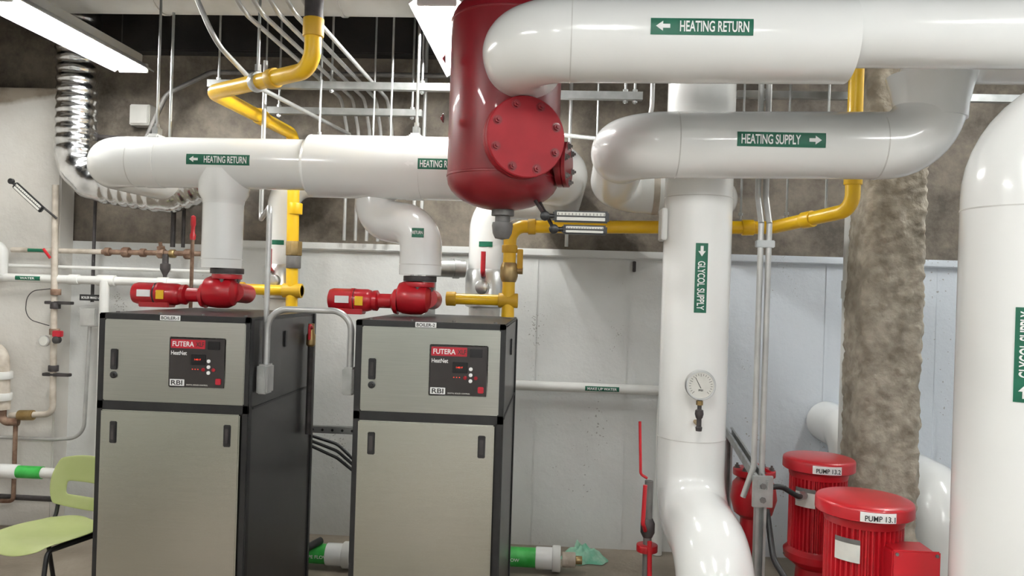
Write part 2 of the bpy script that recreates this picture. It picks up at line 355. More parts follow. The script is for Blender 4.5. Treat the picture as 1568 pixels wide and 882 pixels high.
# ------------------------------------------------------------------ circulator pumps on boilers
def circ(xv,z,xm,y,ztop):
    group('circulator_pump')
    lathe('volute',(xv-.10,y,z),(1,0,0),[(0,.05),(.01,.072),(.03,.08),(.07,.084),(.12,.082),(.15,.068),(.165,.04),(.17,0)],'red',36)
    tube('discharge_neck',[(xv+.01,y,z),(xv+.01,y,ztop-.03)],.045,'red')
    cyl('flange',(xv+.01,y,ztop-.045),(xv+.01,y,ztop-.02),.074,'red',32,.003)
    cyl('flange_upper',(xv+.01,y,ztop-.018),(xv+.01,y,ztop+.01),.082,'dark',32,.003)
    bolts('bolts',(xv+.01,y,ztop-.045),(0,0,-1),.062,4,'grey',.009,.012,.5)
    lathe('bearing_bracket',(xv-.22,y,z-.02),(1,0,0),[(0,.05),(.02,.052),(.03,.036),(.09,.036),(.105,.06),(.125,.066)],'red',28)
    L=(xv-.22)-xm
    lathe('motor',(xm,y,z-.02),(1,0,0),[(0,.0),(.004,.03),(.012,.05),(.03,.056),(L*.5,.056),(L*.5+.005,.059),(L*.5+.02,.059),(L*.5+.025,.056),(L-.03,.056),(L-.01,.05),(L,.04)],'red',28)
    box('nameplate',(xm+.05,y-.0595,z-.035),(xm+.12,y-.055,z+.0),'white',.001)
    box('nameplate_b',(xm+.15,y-.0605,z-.045),(xm+.19,y-.056,z+.0),'yellow',.001)
    cyl('motor_cap_band',(xm+.125,y,z-.02),(xm+.14,y,z-.02),.058,'black',28)
    box('motor_foot',(xm+.05,y-.04,1.546),(xm+L*.8,y+.04,z-.06),'red',.004)
    tube('suction_elbow',[(xv+.05,y,z),(xv+.05,y+.16,z-.01)],.05,'red')
circ(-1.69,1.634,-2.17,3.9,1.745)
circ(-.69,1.636,-1.14,3.85,1.735)
# ------------------------------------------------------------------ rear heating return header
group('heating_return_header_pipe')
tube('jacket_small',[(-2.36,4.5,2.285),(-2.36,3.9,2.285),(-1.22,3.9,2.29)],.128,'pvc',bend=.16,seg=48)
tube('jacket_large',[(-1.26,3.9,2.285),(-.02,3.9,2.285),(-.02,5.19,2.285)],.158,'pvc',bend=.17,seg=48)
seam((-2.17,3.9,2.285),(1,0,0),.128,.004); seam((-.70,3.9,2.285),(1,0,0),.158,.004)
lathe('jacket_step',(-1.285,3.9,2.287),(1,0,0),[(0,.129),(.02,.152),(.03,.157)],'pvc',48)
tube('drop_to_boiler_left',[(-1.71,3.9,2.25),(-1.71,3.9,1.755)],.1,'pvc',seg=40)
lathe('tee_sleeve',(-1.71,3.9,2.25),(0,0,-1),[(0,.128),(.12,.122),(.15,.104),(.17,.101)],'pvc',40)
tube('drop_to_boiler_right',[(-.95,3.98,2.28),(-.94,3.96,2.03),(-.68,3.85,1.99),(-.68,3.85,1.75)],.104,'pvc',bend=.12,seg=40)
patch('label',(-.68,3.85,0),(0,0,1),(0,-1,0),.1055,.03,1.93,1.975,'green'); text('label_text','RETURN',(-.68,3.740,1.953),.05,.016,'white')
seam((-1.71,3.9,1.80),(0,0,1),.1,.004); seam((-.68,3.85,1.80),(0,0,1),.104,.004)
hlabel(-1.85,-1.53,3.9,2.287,.128,.052,'HEATING RETURN',-1)
hlabel(-.77,-.45,3.9,2.285,.158,.052,'HEATING RETURN',-1)
group('pipe_hanger')
for i,x in enumerate((-2.07,-.73)):
    rr=.128 if i==0 else .158; z=2.285
    cyl('rod_%d'%i,(x,3.9,z+rr+.02),(x,3.9,ZC),.007,'galv',10)
    box('yoke_%d'%i,(x-.016,3.87,z+rr-.012),(x+.016,3.93,z+rr+.055),'galv',.008)
    box('yoke_skirt_%d'%i,(x-.03,3.85,z+rr-.014),(x+.03,3.95,z+rr+.012),'pvc',.008)
    cyl('saddle_%d'%i,(x-.04,3.9,z),(x+.04,3.9,z),rr+.0025,'pvc',48)
    cyl('nut_%d'%i,(x,3.9,z+rr+.055),(x,3.9,z+rr+.07),.014,'galv',6)
# ------------------------------------------------------------------ front heating return
group('heating_return_main_pipe')
tube('jacket_elbow_run',[(-.155,3.02,2.54),(-.155,2.65,2.54),(.93,2.65,2.552)],.140,'pvc',bend=.17,seg=56)
tube('jacket_right_run',[(.9,2.65,2.582),(XE,2.65,2.602)],.117,'pvc',seg=56)
seam((.02,2.65,2.542),(1,0,0),.140,.004)
hlabel(.27,.592,2.65,2.546,.140,.053,'HEATING RETURN',-1)
group('heating_supply_main_pipe')
tube('jacket_main',[(.26,3.4,2.295),(.26,3.2,2.295),(1.455,3.2,2.315),(1.455,3.2,2.70),(XE,3.2,2.70)],.133,'pvc',bend=.18,seg=56)
tube('jacket_tail',[(.26,3.38,2.295),(.26,3.95,2.215),(.55,3.95,2.20),(.85,4.3,2.22),(.85,5.19,2.22)],.115,'pvc',bend=.15,seg=48)
lathe('tee_collar',(1.455,3.2,2.42),(0,0,1),[(0,.134),(.06,.137),(.12,.15),(.17,.165)],'pvc',56)
seam((.46,3.2,2.299),(1,0,0),.133,.004); seam((1.25,3.2,2.31),(1,0,0),.133,.004)
seam((.47,3.95,2.205),(1,0,0),.116,.03,'dirtyp')
hlabel(.675,1.01,3.2,2.303,.133,.057,'HEATING SUPPLY',1)
# ------------------------------------------------------------------ glycol supply vertical
group('glycol_supply_riser_pipe')
tube('jacket_riser',[(.61,3.5,ZC),(.61,3.5,.76),(.635,3.0,.70),(.635,3.0,.004)],.147,'pvc',bend=.2,seg=56)
seam((.61,3.5,1.07),(0,0,1),.147,.004); seam((.61,3.5,2.12),(0,0,1),.147,.004); seam((.635,3.0,.35),(0,0,1),.147,.006)
box('clamp_plate',(.445,3.44,1.93),(.47,3.56,2.07),'pvc2',.004)
vlabel(.605,3.5,1.62,1.915,.147,.052,'GLYCOL SUPPLY',True)
group('glycol_return_riser_pipe')
tube('jacket_riser',[(1.50,2.6,.004),(1.50,2.6,2.27),(XE,2.6,2.27)],.195,'pvc',bend=.235,seg=64)
seam((1.50,2.6,2.0),(0,0,1),.195,.004)
vlabel(1.50,2.6,1.405,1.69,.195,.062,'GLYCOL SUPPLY',False,ang=-.50)
# ------------------------------------------------------------------ air separator
group('air_separator_tank')
SX,SY=-.23,3.1
pr=[(0,0)]
for k in range(1,9):
    a=k/8*math.pi/2; pr.append((.12*(1-math.cos(a)),.22*math.sin(a)))
pr+= [(.74,.22)]
for k in range(1,9):
    a=k/8*math.pi/2; pr.append((.74+.12*math.sin(a),.22*math.cos(a)))
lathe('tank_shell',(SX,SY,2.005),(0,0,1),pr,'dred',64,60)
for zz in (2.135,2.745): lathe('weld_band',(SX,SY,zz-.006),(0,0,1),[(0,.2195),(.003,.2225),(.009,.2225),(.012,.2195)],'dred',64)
d=Vector((.36,-.94,0)).normalized(); c0=Vector((SX,SY,2.25))
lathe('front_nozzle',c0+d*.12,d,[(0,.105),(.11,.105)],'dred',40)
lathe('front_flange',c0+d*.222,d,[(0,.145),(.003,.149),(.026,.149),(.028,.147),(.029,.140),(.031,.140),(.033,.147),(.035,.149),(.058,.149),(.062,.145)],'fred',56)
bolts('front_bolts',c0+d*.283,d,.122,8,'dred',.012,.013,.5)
d2=Vector((.96,-.20,0)).normalized(); c2=Vector((SX,SY,2.185))
lathe('side_nozzle',c2+d2*.12,d2,[(0,.06),(.12,.06)],'dred',32)
lathe('side_flange',c2+d2*.225,d2,[(0,.088),(.022,.088),(.024,.08),(.026,.088),(.04,.088)],'dred',40)
bolts('side_bolts',c2+d2*.265,d2,.07,6,'grey',.010,.010)
lathe('bottom_nozzle',(SX+.005,SY,2.02),(0,0,-1),[(0,.045),(.035,.045),(.037,.03),(.06,.03),(.062,.04),(.075,.042),(.105,.038),(.125,.028),(.13,0)],'grey',24)
bolts('left_studs',(SX-.222,SY-.03,2.45),(-1,0,0),.16,4,'dred',.012,.006)
multi('lifting_rod',[((SX-.12,SY,2.8),(SX-.12,SY,ZC),.008),((SX+.12,SY+.1,2.8),(SX+.12,SY+.1,ZC),.008)],'galv',10)
# ------------------------------------------------------------------ thermometers
def thermo(a,b,h=.038,stem=None):
    group('industrial_thermometer')
    a=Vector(a);b=Vector(b);L=(b-a).length; d=(b-a).normalized(); ang=math.atan2(-d.z,d.x)
    def bx(n,x0,x1,z0,z1,y0,y1,m,bev=.003):
        box(n,(a.x+x0,a.y+y0,a.z+z0),(a.x+x1,a.y+y1,a.z+z1),m,bev,rot=(ang,'Y'),piv=a)
    bx('case',0,L,-h/2,h/2,-.012,.012,'black',.006)
    bx('scale_upper',.015,L-.015,.003,h/2-.006,-.014,-.011,'tick',.001)
    bx('scale_lower',.015,L-.015,-h/2+.006,-.003,-.014,-.011,'tick',.001)
    for i in range(14): bx('tick_%d'%i,.02+i*(L-.04)/13,.022+i*(L-.04)/13,.004,h/2-.010,-.0155,-.0135,'black',0)
    lathe('swivel_head',a-d*.03+Vector((0,-.014,0)),(0,1,0),[(0,.012),(.004,.018),(.024,.018),(.028,.012)],'black',20)
    cyl('neck',a-d*.03,a+d*.01,.009,'black',16)
    if stem: cyl('stem',a-d*.03,stem,.007,'dark',12)
thermo((-.025,2.95,1.975),(.185,2.95,1.975),.044,stem=(-.12,3.07,2.08))
thermo((.01,2.96,1.927),(.18,2.96,1.927),.036,stem=(-.09,3.10,2.06))
thermo((-3.47,4.8,2.26),(-3.28,4.8,2.10),.045,stem=(-3.27,4.93,2.06))
# ------------------------------------------------------------------ gauge
group('pressure_gauge')
g=Vector((.60,3.285,1.325))
lathe('case',g,(0,-1,0),[(-.0,.04),(0,.058),(.004,.062),(.03,.062),(.034,.060),(.034,.054),(.030,.053)],'alu',40)
cyl('dial',g+Vector((0,-.028,0)),g+Vector((0,-.031,0)),.054,'tick',40)
bm=bmesh.new()
for k in range(21):
    a=math.radians(-135+270*k/20); r0=.040 if k%5 else .036
    p=[Vector((math.sin(a)*q+math.cos(a)*s,0,math.cos(a)*q-math.sin(a)*s)) for q,s in ((r0,-.0008),(.048,-.0008),(.048,.0008),(r0,.0008))]
    bm.faces.new([bm.verts.new(g+Vector((0,-.032,0))+v) for v in p])
finish('dial_ticks',bm,'black',False)
poly('needle',[g+Vector((x,-.033,z)) for x,z in ((-.001,-.012),(.002,-.012),(-.022,.033),(-.024,.032))],'black')
text('dial_text','PSI',g+Vector((0,-.033,-.02)),.018,.008,'black')
cyl('stem',g+Vector((0,-.015,-.06)),g+Vector((0,-.015,-.105)),.009,'dark',16)
lathe('needle_valve',g+Vector((0,-.015,-.1)),(0,0,-1),[(0,.01),(.004,.016),(.02,.018),(.035,.014),(.04,.010),(.07,.010),(.075,.014),(.09,.012)],'dark',20)
cyl('union',g+Vector((0,-.015,-.065)),g+Vector((0,-.015,-.083)),.014,'brass',6)
cyl('nipple',g+Vector((0,-.015,-.165)),(.60,3.36,1.16),.009,'brass',12)
# ------------------------------------------------------------------ column (steel post with sprayed fireproofing)
def rough_column():
    bm=bmesh.new(); nz=320; ns=26; rings=[]
    per=[]
    for k in range(ns): per.append((-1+2*k/ns,-1))
    for k in range(ns): per.append((1,-1+2*k/ns))
    for k in range(ns): per.append((1-2*k/ns,1))
    for k in range(ns): per.append((-1,1-2*k/ns))
    cxx,cyy=1.690,4.17
    for i in range(nz+1):
        z=(H-.004)*i/nz+.002; R=[]
        for x,y in per:
            l=(abs(x)**6+abs(y)**6)**(1/6); v=Vector((x,y,0))*(.150/l)
            p=Vector((cxx+v.x,cyy+v.y,z))
            n=noise.fractal(p*8,1,2,4)*.013+noise.noise(p*2.5)*.010+abs(noise.noise(p*21))*.017+noise.noise(p*42)*.004
            R.append(bm.verts.new(p+v.normalized()*n))
        rings.append(R)
    m=len(per)
    for A,B in zip(rings,rings[1:]):
        for k in range(m): bm.faces.new((A[k],A[(k+1)%m],B[(k+1)%m],B[k]))
    bm.faces.new(rings[0]);bm.faces.new(rings[-1])
    top(); finish('structural_column',bm,'stone',ang=80)
rough_column()
# ------------------------------------------------------------------ pipes behind column
group('insulated_pipe'); tube('jacket',[(1.77,4.74,.004),(1.77,4.74,.90),(1.77,5.19,.90)],.13,'pvc',bend=.16,seg=40)
group('insulated_pipe'); tube('jacket',[(2.2,5.19,.60),(2.2,4.5,.60),(2.2,4.5,.004)],.17,'pvc',bend=.2,seg=40)
group('drain_pipe'); tube('pipe',[(1.645,4.5,ZC),(1.645,4.5,.004)],.045,'pvc2',seg=24)
cyl('coupling',(1.645,4.5,1.7),(1.645,4.5,1.8),.052,'pvc2',24,.004)
# ------------------------------------------------------------------ vertical inline pumps
def vpump(x,y,zt,r,tag):
    group('vertical_pump')
    lathe('fan_cowl',(x,y,zt-.085),(0,0,1),[(0,r*.80),(.01,r*.82),(.03,r*.84),(.033,r*.97),(.037,r),(.072,r),(.079,r*.985),(.083,r*.95),(.087,r*.80),(.092,r*.4),(.093,0)],'red',64,40)
    bm=bmesh.new(); n=40; R=[[],[]]
    for j,z in enumerate((zt-.40,zt-.075)):
        for k in range(n*4):
            a=2*math.pi*k/(n*4); q=r*.80 if (k%4) in (0,1) else r*.72
            R[j].append(bm.verts.new((x+q*math.cos(a),y+q*math.sin(a),z)))
    m=n*4
    for k in range(m): bm.faces.new((R[0][k],R[0][(k+1)%m],R[1][(k+1)%m],R[1][k]))
    bm.faces.new(R[0]);bm.faces.new(R[1]); finish('finned_stator',bm,'red',False)
    lathe('end_bell',(x,y,zt-.44),(0,0,1),[(0,r*.9),(.03,r*.92),(.045,r*.82),(.05,r*.8)],'red',48)
    lathe('bracket',(x,y,zt-.62),(0,0,1),[(0,r*.95),(.03,r*.95),(.035,r*.6),(.14,r*.55),(.175,r*.85),(.19,r*.9)],'red',40)
    lathe('volute',(x,y,.16),(0,0,1),[(0,r*.6),(.03,r*1.0),(.09,r*1.15),(.15,r*1.1),(.20,r*.95)],'red',48)
    cyl('volute_pipe',(x-r*1.7,y,.25),(x+r*1.7,y,.25),.065,'red',32)
    for s in (-1,1): cyl('flange_%d'%(s+1),(x+s*r*1.6,y,.25),(x+s*r*1.75,y,.25),.11,'red',36,.003)
    box('pedestal',(x-.1,y-.1,0.001),(x+.1,y+.1,.17),'grey',.01)
    box('terminal_box',(x+.02,y-r*.80-.075,zt-.33),(x+.165,y-r*.5,zt-.125),'red',.008)
    box('terminal_box_cover',(x+.014,y-r*.80-.083,zt-.336),(x+.171,y-r*.80-.073,zt-.119),'red',.004)
    multi('cover_screws',[((x+.028+i*.13,y-r*.8-.082,zt-.325+j*.193),(x+.028+i*.13,y-r*.8-.087,zt-.325+j*.193),.006) for i in (0,1) for j in (0,1)],'grey',8)
    ta=-.08; u=Vector((math.sin(ta),-math.cos(ta),0))
    patch('name_tag',(x,y,0),(0,0,1),u,r+.002,.060,zt-.046,zt-.012,'white')
    text('name_tag_text',tag,Vector((x,y,zt-.029))+u*(r+.012),.098,.019,'black',Matrix.Rotation(ta,4,'Z'))
    an=-math.pi/2-.75; un=Vector((math.cos(an),math.sin(an),0))
    patch('motor_plate',(x,y,0),(0,0,1),un,r*.84,.045,zt-.20,zt-.12,'tick'); patch('motor_plate_band',(x,y,0),(0,0,1),un,r*.842,.045,zt-.137,zt-.12,'grey')
    bolts('cowl_bolts',(x,y,zt-.43),(0,0,1),r*.86,4,'grey',.009,.012,.5)
vpump(1.13,2.9,.985,.166,'PUMP 13.1')
vpump(1.165,3.5,1.005,.150,'PUMP 13.2')
group('check_valve')
lathe('body',(.98,3.86,.62),(0,0,1),[(0,.05),(.03,.09),(.1,.11),(.17,.1),(.22,.06)],'red',36)
cyl('bonnet_flange',(.98,3.86,.83),(.98,3.86,.86),.10,'red',32,.003)
bolts('bolts',(.98,3.86,.86),(0,0,1),.08,6,'grey')
cyl('riser',(.98,3.86,.002),(.98,3.86,.66),.06,'red',28)
box('position_tab',(.90,3.80,.87),(1.05,3.84,.90),'red',.004,rot=(.5,'Y'))
group('flexible_conduit')
tube('whip_rear',[(.86,3.28,.90),(.93,3.26,.93),(1.02,3.30,.875),(1.06,3.38,.86)],.011,'rubber',bend=.06,seg=14)
cyl('rear_fitting',(1.035,3.345,.865),(1.07,3.39,.86),.018,'galv',12)
group('flexible_conduit')
tube('whip_front',[(.88,3.25,.83),(.885,3.15,.66),(.93,2.98,.58),(1.07,2.74,.66),(1.155,2.70,.72)],.012,'rubber',bend=.10,seg=14)
cyl('front_fitting',(1.11,2.722,.692),(1.15,2.705,.718),.018,'galv',12)
group('strut_support_stand')
def strut(n,a,b,w=.041):
    a=Vector(a);b=Vector(b);ax,_,_=frame(b-a)
    up=Vector((0,0,1)) if abs(ax.z)<.9 else Vector((0,-1,0)); s=ax.cross(up).normalized(); up=s.cross(ax)
    pr=[(-.5,-.5),(.5,-.5),(.5,.5),(.25,.5),(.25,.3),(.38,.3),(.38,-.38),(-.38,-.38),(-.38,.3),(-.25,.3),(-.25,.5),(-.5,.5)]
    bm=bmesh.new(); A=[bm.verts.new(a+s*x*w+up*y*w) for x,y in pr];B=[bm.verts.new(b+s*x*w+up*y*w) for x,y in pr]
    for k in range(12): bm.faces.new((A[k],A[(k+1)%12],B[(k+1)%12],B[k]))
    bm.faces.new(A);bm.faces.new(B); finish(n,bm,'galv',False)
strut('post',(.84,3.2,0.002),(.84,3.2,.93)); strut('arm',(.84,3.16,.95),(.97,4.4,.95)); strut('rear_post',(.97,4.4,0.002),(.97,4.4,.93))
box('angle_bracket',(.80,3.165,.86),(.88,3.178,.985),'galv',.002)
multi('bracket_bolts',[((.84,3.165,.945),(.84,3.155,.945),.012),((.84,3.165,.89),(.84,3.155,.89),.012)],'grey',6)
box('base_plate',(.78,3.14,0.001),(.9,3.26,.008),'galv',.001)
group('electrical_conduit')
tube('conduit_a',[(.835,3.3,2.0),(.835,3.3,.99),(.80,3.32,.86)],.012,'cond',bend=.06,seg=16)
tube('conduit_b',[(.868,3.3,2.0),(.868,3.3,.91)],.012,'cond',seg=16)
tube('conduit_offset_a',[(.835,3.3,2.0),(.835,3.37,2.12),(.835,3.37,ZC)],.012,'cond',bend=.06,seg=16)
tube('conduit_offset_b',[(.868,3.3,2.0),(.868,3.37,2.12),(.868,3.37,ZC)],.012,'cond',bend=.06,seg=16)
box('strap',(.815,3.285,1.9),(.89,3.316,1.93),'galv',.003)
group('lever_valve')
tube('valve_pipe',[(.415,3.36,0.002),(.415,3.36,.90)],.018,'grey',seg=16)
cyl('flange_low',(.415,3.36,.60),(.415,3.36,.63),.045,'red',24,.003)
cyl('flange_high',(.415,3.36,.36),(.415,3.36,.40),.05,'red',24,.003)
lathe('ball_body',(.415,3.36,.66),(0,0,1),[(0,.02),(.02,.03),(.06,.03),(.08,.02)],'dark',20)
tube('handle_a',[(.40,3.32,.92),(.372,3.30,.94),(.362,3.30,1.16)],.006,'red',bend=.02,seg=10)
tube('handle_b',[(.40,3.32,.70),(.385,3.28,.74),(.39,3.28,.90)],.009,'red',bend=.02,seg=10)
tube('handle_c',[(.41,3.30,.45),(.415,3.24,.5),(.41,3.24,.68)],.010,'red',bend=.02,seg=10)
# ------------------------------------------------------------------ gas piping
group('gas_pipe')
tube('black_riser',[(-1.09,3.34,ZC),(-1.09,3.34,2.80)],.04,'dark',seg=24)
tube('overhead_run',[(-1.09,3.34,2.82),(-1.09,3.34,2.62),(-1.73,3.78,2.62),(-1.68,4.84,2.62),(-1.66,4.84,1.3)],.037,'yellow',bend=.09,seg=24)
cyl('coupling_a',(-1.09,3.34,2.76),(-1.09,3.34,2.84),.045,'dyellow',24,.004)
cyl('coupling_b',(-1.30,3.484,2.62),(-1.34,3.512,2.62),.045,'dyellow',24,.004)
cyl('coupling_c',(-1.70,4.3,2.62),(-1.70,4.37,2.62),.045,'dyellow',24,.004)
cyl('coupling_d',(-1.66,4.84,2.12),(-1.66,4.84,2.19),.045,'yellow',24,.004)
cyl('union',(-1.66,4.84,1.86),(-1.66,4.84,1.95),.052,'brass',8,.004)
cyl('valve_body',(-1.66,4.84,1.78),(-1.66,4.84,1.86),.046,'grey',20,.004)
tube('branch_run',[(-2.03,4.84,1.64),(-1.6,4.84,1.64)],.034,'yellow',seg=20)
cyl('branch_cap',(-2.04,4.84,1.64),(-1.97,4.84,1.64),.045,'dyellow',20,.004); cyl('branch_tee',(-1.72,4.84,1.64),(-1.60,4.84,1.64),.046,'dyellow',20,.004)
# hanger clamp on the sloping overhead elbow
cyl('hanger_rod',(-1.42,3.567,2.66),(-1.42,3.567,ZC),.007,'galv',10); cyl('hanger_clamp',(-1.405,3.556,2.62),(-1.435,3.578,2.62),.047,'galv',24,.003); cyl('hanger_nut',(-1.42,3.567,2.67),(-1.42,3.567,2.70),.016,'galv',6)
group('gas_pipe')
tube('rear_run',[(1.31,3.6,ZC),(1.31,3.6,2.10),(1.07,4.02,2.045),(-.25,4.02,2.015),(-.25,4.02,1.55)],.033,'yellow',bend=.075,seg=24)
for i,(a,b) in enumerate((((1.31,3.6,2.27),(1.31,3.6,2.21)),((1.20,3.793,2.074),(1.17,3.845,2.068)),((.98,4.02,2.043),(.92,4.02,2.041)),((-.12,4.02,2.018),(-.16,4.02,2.017)),((-.25,4.02,1.92),(-.25,4.02,1.88)))):
    cyl('coupling_%d'%i,a,b,.040,'yellow' if i<3 else 'dyellow',20,.004)
tube('branch_run',[(-.55,4.02,1.635),(-.25,4.02,1.635)],.028,'yellow',seg=20)
cyl('branch_cap',(-.57,4.02,1.635),(-.52,4.02,1.635),.037,'dyellow',20,.004); cyl('branch_tee',(-.30,4.02,1.635),(-.20,4.02,1.635),.038,'dyellow',20,.004)
lathe('valve_body',(-.25,4.02,1.83),(0,0,-1),[(0,.036),(.015,.042),(.03,.046),(.07,.046),(.085,.042),(.1,.036)],'brass',20)
box('valve_lever',(-.21,4.0,1.80),(-.18,4.01,1.90),'dyellow',.003)
tube('valve_side_stub',[(-.25,4.02,1.79),(-.18,4.02,1.79)],.018,'brass',seg=16)
# ------------------------------------------------------------------ conduit arch & junction boxes
group('electrical_conduit')
tube('arch',[(-1.275,3.4,1.33),(-1.275,3.4,1.575),(-.898,3.4,1.575),(-.898,3.4,1.33)],.014,'cond',bend=.09,seg=18)
tube('riser',[(-1.292,3.43,1.33),(-1.292,3.43,2.03),(-1.63,4.2,2.03),(-1.63,4.2,2.9)],.012,'cond',bend=.05,seg=18)
box('junction_box_left',(-1.303,3.36,1.20),(-1.255,3.45,1.33),'cond',.008)
box('junction_box_right',(-.925,3.36,1.21),(-.872,3.45,1.33),'cond',.008)
box('box_cover_left',(-1.30,3.354,1.205),(-1.26,3.361,1.325),'galv',.003); box('box_cover_right',(-.92,3.354,1.215),(-.877,3.361,1.325),'galv',.003)
group('relief_valve')
tube('pipe',[(-1.283,4.05,1.44),(-1.283,4.05,.9)],.015,'dark',bend=.03,seg=14)
lathe('body',(-1.283,4.05,1.36),(0,0,1),[(0,.016),(.01,.024),(.06,.024),(.07,.018),(.12,.016)],'brass',16)
tube('lever',[(-1.27,4.02,1.46),(-1.27,3.98,1.48),(-1.27,3.98,1.40)],.008,'red',bend=.01,seg=8)
# ------------------------------------------------------------------ risers behind boilers
def stack(x,y,r,z1,hand):
    group('insulated_riser_pipe')
    tube('jacket',[(x,y,.004),(x,y,1.6)],r*.8,'pvc2',seg=32)
    lathe('valve_jacket',(x,y,1.58),(0,0,1),[(0,r*.8),(.01,r*1.0),(.2,r*1.02),(.23,r*.85)],'alu',32)
    tube('jacket_upper',[(x,y,1.8),(x,y,z1),(x+.35,y,z1)],r*.88,'pvc',bend=r*1.5,seg=32)
    patch('label',(x,y,0),(0,0,1),(.05,-1,0),r*.88+.0015,.04,1.93,1.96,'green')
    tube('lever',[(x+hand,y-r-.005,1.76),(x+hand,y-r-.05,1.78),(x+hand,y-r-.05,1.9)],.014,'red',bend=.02,seg=12)
    tube('lever_stem',[(x+hand,y,1.76),(x+hand,y-r-.03,1.76)],.012,'grey',seg=12)
    lathe('side_port',(x,y-r*.8,1.70),(-.2,-1,0),[(0,.04),(.04,.04),(.045,.032)],'alu',20)
stack(-1.80,5.02,.115,2.35,-.02); stack(-.42,4.55,.115,2.2,0.0)
group('flue_pipe'); tube('pipe',[(-.74,4.42,1.80),(-.54,4.50,1.80)],.05,'galv',seg=28)
cyl('collar',(-.60,4.476,1.80),(-.57,4.488,1.80),.057,'galv',28); tube('drop',[(-.72,4.43,1.80),(-.72,4.43,1.1)],.03,'galv',seg=20)
group('air_vent_valve'); lathe('cap',(-2.2,4.6,1.93),(0,0,1),[(0,.016),(.03,.018),(.04,.012),(.08,.012),(.09,.016),(.14,.014),(.15,0)],'red',16); cyl('stub',(-2.2,4.6,1.3),(-2.2,4.6,1.94),.011,'rust',12)
# ------------------------------------------------------------------ unistrut trapezes, rods
def trapeze(xa,xb,y,z,rods):
    group('strut_trapeze_hanger'); strut('channel',(xa,y,z),(xb,y,z))
    multi('rods',[((x,y,z-.04),(x,y,ZC),.0065) for x in rods],'galv',10)
    multi('nuts',[((x,y,z-.035),(x,y,z-.022),.014) for x in rods]+[((x,y,z+.022),(x,y,z+.035),.014) for x in rods],'galv',6)
trapeze(-2.04,-.3,4.4,2.82,(-1.98,-1.32,-.8)); trapeze(-1.82,-.86,4.75,2.75,(-1.75,-.92)); trapeze(-.02,.42,4.2,2.74,(.33,.38))
trapeze(1.0,2.9,4.6,2.86,(1.15,1.9))
def crun(*a,r=.012,m='cond'):
    group('conduit_run'); tube('conduit',list(a),r,m,bend=.12,seg=12)
for i in range(5):
    x=-1.42+i*.075; crun((x-.25,2.9,3.40),(x,3.4,2.88),(x,4.95,2.88),(x,5.12,2.7),(x,5.12,1.98),r=.011)
crun((-.6,4.75,2.80),(-.15,4.6,2.62),(.3,4.3,2.52),(.45,4.0,2.55),(.45,4.0,ZC))
crun((.05,5.1,1.98),(.05,5.1,ZC))
crun((-2.0,3.2,3.4),(-1.7,3.35,3.1),(-1.55,3.4,2.75),(-1.55,3.9,2.68),(-1.4,5.1,2.68))
crun((-.95,5.08,ZC),(-.95,5.08,.9)); crun((-.90,5.08,ZC),(-.90,5.08,.9))
crun((1.55,3.9,3.35),(1.2,3.75,3.1),(1.2,3.75,2.9),(2.9,3.75,2.9),r=.014)
crun((-3.2,5.05,2.62),(-2.2,5.05,2.58),(-1.9,5.05,2.50),(-.6,5.05,2.50),r=.02,m='dark')
crun((-2.75,5.0,2.55),(-2.6,5.0,2.9),(-2.3,5.0,3.05),(-.4,5.0,3.05),r=.016,m='grey')
crun((-2.55,5.05,2.4),(-2.55,5.05,1.9),r=.016,m='dark'); crun((-2.48,5.05,2.4),(-2.48,5.05,1.9),r=.012,m='dark')
for x,y,z,r in ((-2.13,4.15,2.36,.008),(-1.78,4.6,2.3,.006),(-1.35,4.3,2.5,.006),(-1.12,4.6,2.5,.006),(-.95,4.3,2.45,.006),(.2,4.5,2.3,.006),(1.0,4.4,2.12,.006),(1.22,4.3,2.12,.006),(-.42,4.9,2.3,.006),(1.36,4.1,2.1,.006)):
    group('threaded_rod'); cyl('rod',(x,y,z),(x,y,ZC),r,'galv',8); cyl('nut',(x,y,z+.02),(x,y,z+.035),r*2,'galv',6)
# ------------------------------------------------------------------ big duct, foil duct
group('air_duct'); tube('duct',[(-4.25,4.15,3.33),(-.1,4.15,3.33)],.19,'duct',seg=48)
for x in (-3.2,-2.2,-1.2,-.3): cyl('duct_joint',(x-.01,4.15,3.33),(x+.01,4.15,3.33),.197,'duct',48)
multi('duct_straps',[((x,4.15,3.5),(x,4.15,ZC),.01) for x in (-2.9,-1.5,-.5)],'galv',8)
group('foil_flexible_duct')
bm=bmesh.new()
P=path([(-3.14,4.88,ZC),(-3.12,4.88,2.30),(-2.5,4.88,2.24),(-1.95,4.88,2.42)],.22)
Q=[]
for a,b in zip(P,P[1:]):
    n=max(1,int((b-a).length/.016))
    for k in range(n): Q.append(a.lerp(b,k/n))
Q.append(P[-1]); u=Vector((0,1,0)); rings=[]
for i,p in enumerate(Q):
    t=(Q[min(i+1,len(Q)-1)]-Q[max(i-1,0)]).normalized(); w=t.cross(u).normalized()
    rr=.125+.005*math.cos(i*2*math.pi/4)+.012*noise.noise(p*3)
    rings.append([bm.verts.new(p+(u*math.cos(k*math.pi/16)+w*math.sin(k*math.pi/16))*rr) for k in range(32)])
for A,B in zip(rings,rings[1:]):
    for k in range(32): bm.faces.new((A[k],A[(k+1)%32],B[(k+1)%32],B[k]))
bm.faces.new(rings[-1])
finish('duct',bm,'foil',ang=80)
group('junction_box'); box('box',(-2.92,5.13,2.72),(-2.78,5.228,2.86),'duct',.006); box('cover',(-2.91,5.122,2.73),(-2.79,5.132,2.85),'duct',.003)
